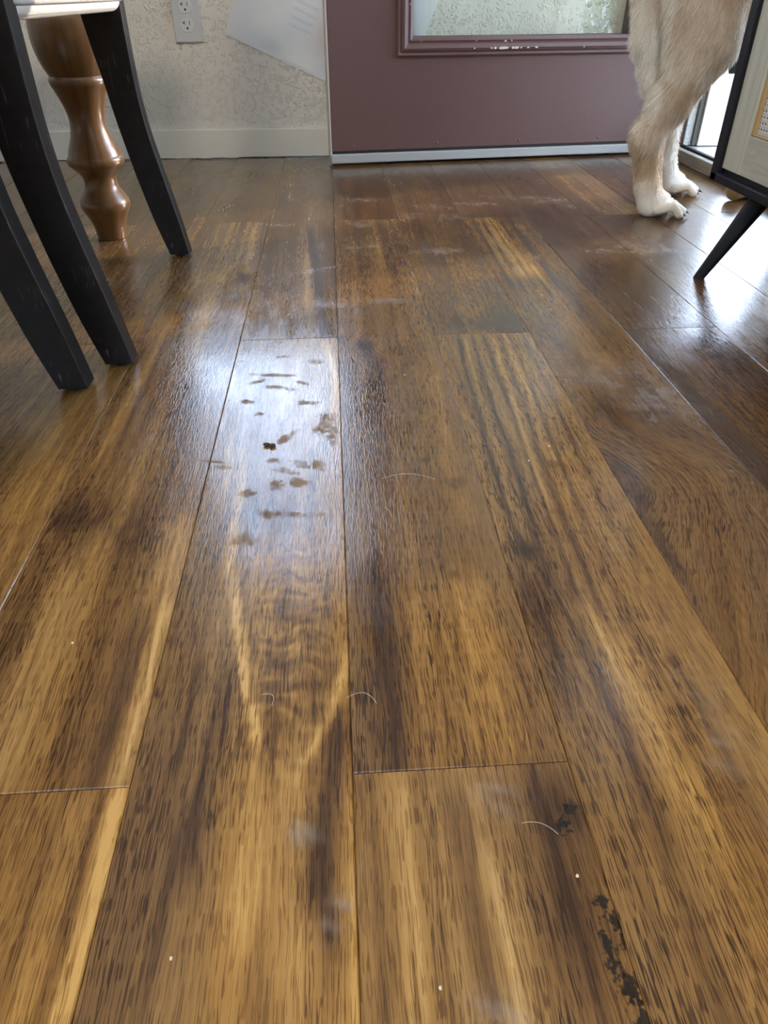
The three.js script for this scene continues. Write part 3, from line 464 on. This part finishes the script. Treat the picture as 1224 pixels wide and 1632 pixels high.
// ---------------------------------------------------------------- dog
{
  const dog = thing('dog', 'cream and tan dog standing in the doorway, its hind legs on the floor inside', 'dog', [.70, 0, -1.6]);
  const B = []; // tapered bones: a, ra, b, rb in world places
  const yaw = x => -.36 * Math.max(0, x - .80); // the front of the dog is turned a little away
  const bone = (ax, ay, az, ra, bx, by, bz, rb, k = .016) => B.push([ax - .70, ay, az + 1.6 + yaw(ax), ra, bx - .70, by, bz + 1.6 + yaw(bx), rb, k]);
  const hind = (ox, z, zs) => {
    bone(.685 + ox * .5, .46, (z * 2 - 1.6) / 1 * 0 + (z + -1.6) / 2, .085, .690 + ox * .7, .305, z + zs * .004, .052, .03);
    bone(.648 + ox * .5, .44, (z - 1.6) / 2, .06, .652 + ox * .7, .275, z, .034, .03);
    bone(.690 + ox * .7, .30, z, .049, .640 + ox * .9, .205, z, .034, .02);
    bone(.640 + ox * .9, .205, z, .034, .609 + ox, .148, z, .0255);
    bone(.600 + ox, .156, z, .020, .6045 + ox, .14, z, .024);
    bone(.608 + ox, .146, z, .0255, .627 + ox, .052, z, .0215);
    bone(.627 + ox, .055, z, .022, .640 + ox, .024, z, .0225);
    bone(.640 + ox, .022, z, .021, .660 + ox, .024, z, .022);
    for (const [dz, l] of [[-.0300, .690], [-.0100, .705], [.0100, .705], [.0300, .690]]) { bone(.650 + ox, .018, z + dz * .75, .0110, .676 + ox + (l - .69) * .5, .0235, z + dz, .0084, .002); bone(.676 + ox + (l - .69) * .5, .0235, z + dz, .0084, l + ox, .0095, z + dz * 1.05, .0088, .002); }
  };
  hind(0, -1.512, 1); hind(.106, -1.694, -1);
  bone(.685, .50, -1.6, .105, .90, .50, -1.6, .10, .04); bone(.90, .50, -1.6, .10, 1.12, .465, -1.6, .135, .04); bone(1.12, .465, -1.6, .135, 1.22, .47, -1.6, .11, .04);
  bone(1.2, .50, -1.6, .10, 1.36, .66, -1.6, .068, .03); bone(1.37, .68, -1.6, .072, 1.43, .69, -1.6, .062, .02); bone(1.43, .68, -1.6, .05, 1.54, .655, -1.6, .03, .02); bone(1.545, .665, -1.6, .015, 1.56, .665, -1.6, .012);
  for (const s of [-1, 1]) { bone(1.36, .72, -1.6 + s * .045, .03, 1.35, .79, -1.6 + s * .055, .01, .01); const z = -1.6 + s * .075; bone(1.17, .42, z, .065, 1.13, .27, z, .042, .03); bone(1.13, .27, z, .04, 1.16, .10, z, .024); bone(1.16, .10, z, .024, 1.175, .03, z, .024); for (const dz of [-.022, 0, .022]) bone(1.17, .014, z + dz * .6, .016, 1.215, .002, z + dz, .012, .006); }
  bone(.60, .53, -1.6, .034, .578, .42, -1.585, .026, .02); bone(.578, .42, -1.585, .026, .592, .30, -1.565, .02); bone(.592, .30, -1.565, .02, .607, .23, -1.553, .011);
  const X0 = -.22, X1 = .92, Y0 = -.03, Y1 = .84, Z0 = -.48, Z1 = .20, C = .004, nx = Math.ceil((X1 - X0) / C), ny = Math.ceil((Y1 - Y0) / C), nz = Math.ceil((Z1 - Z0) / C);
  const F = new Float32Array(nx * ny * nz).fill(1);
  // smooth union, evaluated near each bone only
  const smin = (a, b, k) => { const h = Math.max(k - Math.abs(a - b), 0) / k; return Math.min(a, b) - h * h * k * .25; };
  for (const [ax, ay, az, ra, bx, by, bz, rb, k] of B) {
    const R = Math.max(ra, rb) + .05, i0 = Math.max(0, Math.floor((Math.min(ax, bx) - R - X0) / C)), i1 = Math.min(nx, Math.ceil((Math.max(ax, bx) + R - X0) / C)), j0 = Math.max(0, Math.floor((Math.min(ay, by) - R - Y0) / C)), j1 = Math.min(ny, Math.ceil((Math.max(ay, by) + R - Y0) / C)), k0 = Math.max(0, Math.floor((Math.min(az, bz) - R - Z0) / C)), k1 = Math.min(nz, Math.ceil((Math.max(az, bz) + R - Z0) / C));
    const dx = bx - ax, dy = by - ay, dz = bz - az, L2 = dx * dx + dy * dy + dz * dz;
    for (let q = k0; q < k1; q++) for (let j = j0; j < j1; j++) for (let i = i0; i < i1; i++) {
      const px = X0 + i * C - ax, py = Y0 + j * C - ay, pz = Z0 + q * C - az, t = Math.max(0, Math.min(1, (px * dx + py * dy + pz * dz) / L2)), ex = px - dx * t, ey = py - dy * t, ez = pz - dz * t;
      const d = Math.sqrt(ex * ex + ey * ey + ez * ez) - (ra + (rb - ra) * t), at = (q * ny + j) * nx + i; F[at] = smin(F[at], d, k);
    }
  }
  // surface nets
  const vid = new Int32Array(nx * ny * nz).fill(-1), pos = [], idx = [];
  const at = (i, j, q) => (q * ny + j) * nx + i;
  for (let q = 0; q < nz - 1; q++) for (let j = 0; j < ny - 1; j++) for (let i = 0; i < nx - 1; i++) {
    let n = 0, sx = 0, sy = 0, sz = 0; if (Math.abs(F[at(i, j, q)]) > .02) continue; const v = [];
    for (let c = 0; c < 8; c++) v.push(F[at(i + (c & 1), j + (c >> 1 & 1), q + (c >> 2))]);
    const s0 = v[0] < 0; let all = true; for (let c = 1; c < 8; c++) if ((v[c] < 0) !== s0) { all = false; break; } if (all) continue;
    for (let a = 0; a < 8; a++) for (const m of [1, 2, 4]) if (!(a & m)) { const b = a | m; if ((v[a] < 0) !== (v[b] < 0)) { const t = v[a] / (v[a] - v[b]); sx += (a & 1) + (m === 1 ? t : 0); sy += (a >> 1 & 1) + (m === 2 ? t : 0); sz += (a >> 2) + (m === 4 ? t : 0); n++; } }
    vid[at(i, j, q)] = pos.length / 3; pos.push(X0 + (i + sx / n) * C, Y0 + (j + sy / n) * C, Z0 + (q + sz / n) * C);
  }
  const quad = (a, b, c, d, flip) => { if (a < 0 || b < 0 || c < 0 || d < 0) return; flip ? idx.push(a, c, b, a, d, c) : idx.push(a, b, c, a, c, d); };
  for (let q = 1; q < nz - 1; q++) for (let j = 1; j < ny - 1; j++) for (let i = 1; i < nx - 1; i++) {
    const s = F[at(i, j, q)] < 0;
    if (s !== F[at(i + 1, j, q)] < 0) quad(vid[at(i, j - 1, q - 1)], vid[at(i, j, q - 1)], vid[at(i, j, q)], vid[at(i, j - 1, q)], !s);
    if (s !== F[at(i, j + 1, q)] < 0) quad(vid[at(i - 1, j, q - 1)], vid[at(i, j, q - 1)], vid[at(i, j, q)], vid[at(i - 1, j, q)], s);
    if (s !== F[at(i, j, q + 1)] < 0) quad(vid[at(i - 1, j - 1, q)], vid[at(i, j - 1, q)], vid[at(i, j, q)], vid[at(i - 1, j, q)], !s);
  }
  for (let i = 1; i < pos.length; i += 3) if (pos[i] < .003 && pos[i - 1] < .3) pos[i] = Math.max(pos[i], .0005);
  const g = new THREE.BufferGeometry(); g.setAttribute('position', new THREE.Float32BufferAttribute(pos, 3)); g.setIndex(idx); g.computeVertexNormals();
  // coat colours: cream, tan over the outer thigh, darker tan behind the hock
  const coat = (x, y, z, o) => {
    const n = N(x * 40 + 7, y * 30 + z * 20), n2 = N(x * 110, y * 60 + z * 70); let k = .35 + .5 * (n - .5);
    k += .9 * Math.exp(-Math.pow((x + .095) / .03, 2) - Math.pow((y - .10) / .035, 2)) + .5 * Math.exp(-Math.pow((x + .05) / .05, 2) - Math.pow((y - .19) / .05, 2)) + .5 * sst(.26, .45, y) - .5 * sst(.06, .03, y) - .5 * sst(.0, .055, x) * sst(.4, .3, y) + .35 * (n2 - .5);
    if (x < -.085 && y > .2) k -= .5; k = Math.max(0, Math.min(1, k));
    o[0] = .86 - .32 * k; o[1] = .80 - .41 * k; o[2] = .69 - .45 * k; return o;
  };
  const col = new Float32Array(pos.length), o3 = [0, 0, 0]; for (let i = 0; i < pos.length; i += 3) { coat(pos[i], pos[i + 1], pos[i + 2], o3); col.set(o3, i); }
  g.setAttribute('color', new THREE.BufferAttribute(col, 3));
  const body = part('body', g, mat(lin(1, 1, 1), .9, { vertexColors: true }), dog);
  // fur strands laid along the body
  const r = rng(77), nrm = g.attributes.normal, area = new Float64Array(idx.length / 3); let sum = 0; const a = V(), b = V(), c = V(), e1 = V(), e2 = V();
  for (let t = 0; t < area.length; t++) { a.fromArray(pos, idx[3 * t] * 3); b.fromArray(pos, idx[3 * t + 1] * 3); c.fromArray(pos, idx[3 * t + 2] * 3); const A = e1.subVectors(b, a).cross(e2.subVectors(c, a)).length(); sum += A * (a.x < .12 ? 1 : a.x < .2 ? .5 : .08); area[t] = sum; }
  const NF = 90000, strand = new THREE.ConeGeometry(1, 1, 3, 2, true); strand.translate(0, .5, 0); { const p = strand.attributes.position; for (let i = 0; i < p.count; i++) { const y = p.getY(i); p.setX(i, p.getX(i) + .25 * y * y); } strand.computeVertexNormals(); }
  const im = new THREE.InstancedMesh(strand, mat(lin(1, 1, 1), .75, {}), NF), M = new THREE.Matrix4(), q = new THREE.Quaternion(), cc = new THREE.Color(), up = V(0, 1, 0), n = V(), d = V();
  for (let i = 0; i < NF; i++) {
    const w = r() * sum; let lo = 0, hi = area.length - 1; while (lo < hi) { const m = lo + hi >> 1; area[m] < w ? lo = m + 1 : hi = m; }
    let u = r(), v = r(); if (u + v > 1) { u = 1 - u; v = 1 - v; } const k = [0, 1, 2].map(m => idx[3 * lo + m]);
    a.fromArray(pos, k[0] * 3).multiplyScalar(1 - u - v).addScaledVector(b.fromArray(pos, k[1] * 3), u).addScaledVector(c.fromArray(pos, k[2] * 3), v);
    n.fromArray(nrm.array, k[0] * 3);
    d.set(-.35 + .5 * (r() - .5), -1, .4 * (r() - .5)); if (a.y < .045) d.set(.9, -.5, .3 * (r() - .5)); d.addScaledVector(n, -d.dot(n)).normalize();
    d.addScaledVector(n, .42 + .35 * r()).normalize(); q.setFromUnitVectors(up, d);
    const lowf = sst(.03, .12, a.y), len = (.0028 + .0112 * lowf * (.6 + .6 * r())) * (a.x < -.07 && a.y > .2 ? 1.5 : 1), rad = .00042 + .00025 * r(); if (a.y < .006 || (a.y < .04 && r() < .6)) { M.makeScale(1e-5, 1e-5, 1e-5); M.setPosition(a.x, a.y + .003, a.z); im.setMatrixAt(i, M); im.setColorAt(i, cc.setRGB(.7, .6, .5)); continue; }
    M.compose(a, q, V(rad, len, rad)); im.setMatrixAt(i, M); coat(a.x, a.y, a.z, o3); const f = .85 + .35 * r(); im.setColorAt(i, cc.setRGB(Math.min(.92, o3[0] * f), Math.min(.9, o3[1] * f), Math.min(.85, o3[2] * f)));
  }
  im.name = 'fur'; im.userData = { kind: 'stuff' }; shade(im); dog.add(im);
  // claws
  const cl = new THREE.ConeGeometry(.0028, .010, 8); cl.rotateZ(-Math.PI / 2 - .5);
  for (const [ox, z] of [[0, -1.512], [.106, -1.694]]) for (const [dz, l] of [[-.0300, .690], [-.0100, .705], [.0100, .705], [.0300, .690]]) { const m = part('claw', cl, mat(lin(.08, .06, .05), .4), dog); m.position.set(l + ox - .70 + .0125, .0075, z + dz * 1.05 + 1.6); }
  // black strap under the belly
  const pts = [[.085, .43, .098], [.075, .36, .104], [.062, .305, .09], [.062, .262, .06], [.085, .243, .02], [.12, .27, -.03], [.13, .36, -.09], [.12, .45, -.105]].map(p => V(...p)), cv = new THREE.CatmullRomCurve3(pts), sp = [], N2 = 60;
  for (let i = 0; i < N2; i++) { const P = cv.getPoint(i / N2), Q = cv.getPoint((i + 1) / N2), w = .011; sp.push(P.x - w, P.y, P.z, P.x + w, P.y, P.z, Q.x + w, Q.y, Q.z, P.x - w, P.y, P.z, Q.x + w, Q.y, Q.z, Q.x - w, Q.y, Q.z); }
  const sg = new THREE.BufferGeometry(); sg.setAttribute('position', new THREE.Float32BufferAttribute(sp, 3)); sg.computeVertexNormals(); const hs = part('harness_strap', sg, mat(lin(.012, .012, .014), .8, { side: THREE.DoubleSide }), dog); hs.userData.label = 'black webbing strap under the belly';
}

// ---------------------------------------------------------------- small things on the floor
{
  const bz = [[0, 0], [.012, .0005], [.0185, .004], [.0205, .010], [.019, .018], [.0195, .05], [.021, .058], [.018, .066], [.010, .070], [0, .0705]].map(a => new THREE.Vector2(...a)); // chew
  const g = new THREE.LatheGeometry(new THREE.SplineCurve(bz).getPoints(40), 24); g.rotateZ(-Math.PI / 2); g.rotateY(.5); g.translate(.862, .0212, -1.62);
  single('dog_chew', g, mat(lin(.68, .45, .20), .6, { bumpMap: rep(wallBump, 3, 3), bumpScale: .002 }), 'small tan chew lying on the floor beyond the cabinet leg', 'dog toy');
  const lump = (x, z, sx, sy, sz, seed) => { const g = new THREE.IcosahedronGeometry(1, 2), p = g.attributes.position; for (let i = 0; i < p.count; i++) { const v = V(p.getX(i), p.getY(i), p.getZ(i)), k = .75 + .5 * N(v.x * 2 + seed, v.y * 2 + v.z * 3); p.setXYZ(i, v.x * k * sx, v.y * k * sy, v.z * k * sz); } g.computeVertexNormals(); g.computeBoundingBox(); g.translate(x, -g.boundingBox.min.y, z); return g; };
  single('crumb', join(lump(-.0795, -.6385, .0032, .0017, .0026, 3), lump(-.0735, -.6365, .0036, .0018, .003, 6)), mat(lin(.055, .032, .016), .7), 'brown double crumb on the bluish sheen of the floor', 'crumb');
  const pale = mat(lin(.75, .68, .52), .7), spots = [[.207, -.617, 'pale crumb on the striped plank, beside a brown stain'], [.18, -.591, 'pale crumb on the striped plank, left of the brown stain'], [-.199, -.372, 'pale crumb at the left of the picture on a golden plank'], [-.073, -1.005, 'pale crumb far out, just before the blue sheen'], [.075, -.794, 'pale crumb right of the middle seam, farther than the sheen'], [-.093, -.159, 'pale crumb at the lower left on the figured plank'], [.034, -.138, 'pale crumb at the lower edge, middle plank'], [.112, -.185, 'pale crumb beside the black knots']];
  spots.forEach(([x, z, l], i) => single('crumb', lump(x, z, .0008, .0006, .001, i), pale, l, 'crumb', 'pale crumbs on the floor'));
  const hm = mat(lin(.7, .64, .5), .6), r = rng(4);
  const hair = (x, z, a, L, bend, label) => { const p = []; for (let i = 0; i <= 8; i++) { const t = i / 8 - .5; p.push(V(x + Math.cos(a) * L * t - Math.sin(a) * bend * (4 * t * t), .0004 + .0006 * (1 - Math.abs(2 * t)), z + Math.sin(a) * L * t + Math.cos(a) * bend * (4 * t * t))); } single('dog_hair', new THREE.TubeGeometry(new THREE.CatmullRomCurve3(p), 16, .00013, 4), hm, label, 'hair', 'loose dog hairs'); };
  hair(.037, -.516, 1.2, .016, .001, 'short pale hair on the middle plank right of the sheen'); hair(.006, -.313, .3, .02, .006, 'curled pale hair by the middle seam'); hair(-.054, -.315, .9, .012, .005, 'curled pale hair on the figured plank'); hair(.06, -.575, .1, .05, .008, 'long thin hair lying across the middle plank'); hair(.1, -.215, .4, .02, .003, 'pale hair by the plank end at lower right');
}

// ---------------------------------------------------------------- ceiling lamp behind the viewer
{
  const l = thing('ceiling_lamp', 'round frosted ceiling lamp behind the viewer', 'lamp', [-.35, RH, .75]);
  const g = new THREE.LatheGeometry([[0, -.085], [.08, -.08], [.14, -.06], [.175, -.02], [.175, -.012]].map(a => new THREE.Vector2(...a)), 40); part('lamp_shade', g, phys(lin(.9, .88, .84), .6, { emissive: new THREE.Color(1, .86, .66), emissiveIntensity: 1.2, side: THREE.DoubleSide }), l);
  const b = new THREE.CylinderGeometry(.18, .18, .014, 40); b.translate(0, -.007, 0); part('lamp_base', b, whiteMat, l);
  const a = new THREE.RectAreaLight(new THREE.Color(1, .84, .62), 66, .30, .30); a.position.set(0, -.09, 0); a.rotation.x = -Math.PI / 2; l.add(a);
}
renderer.render(scene, camera);
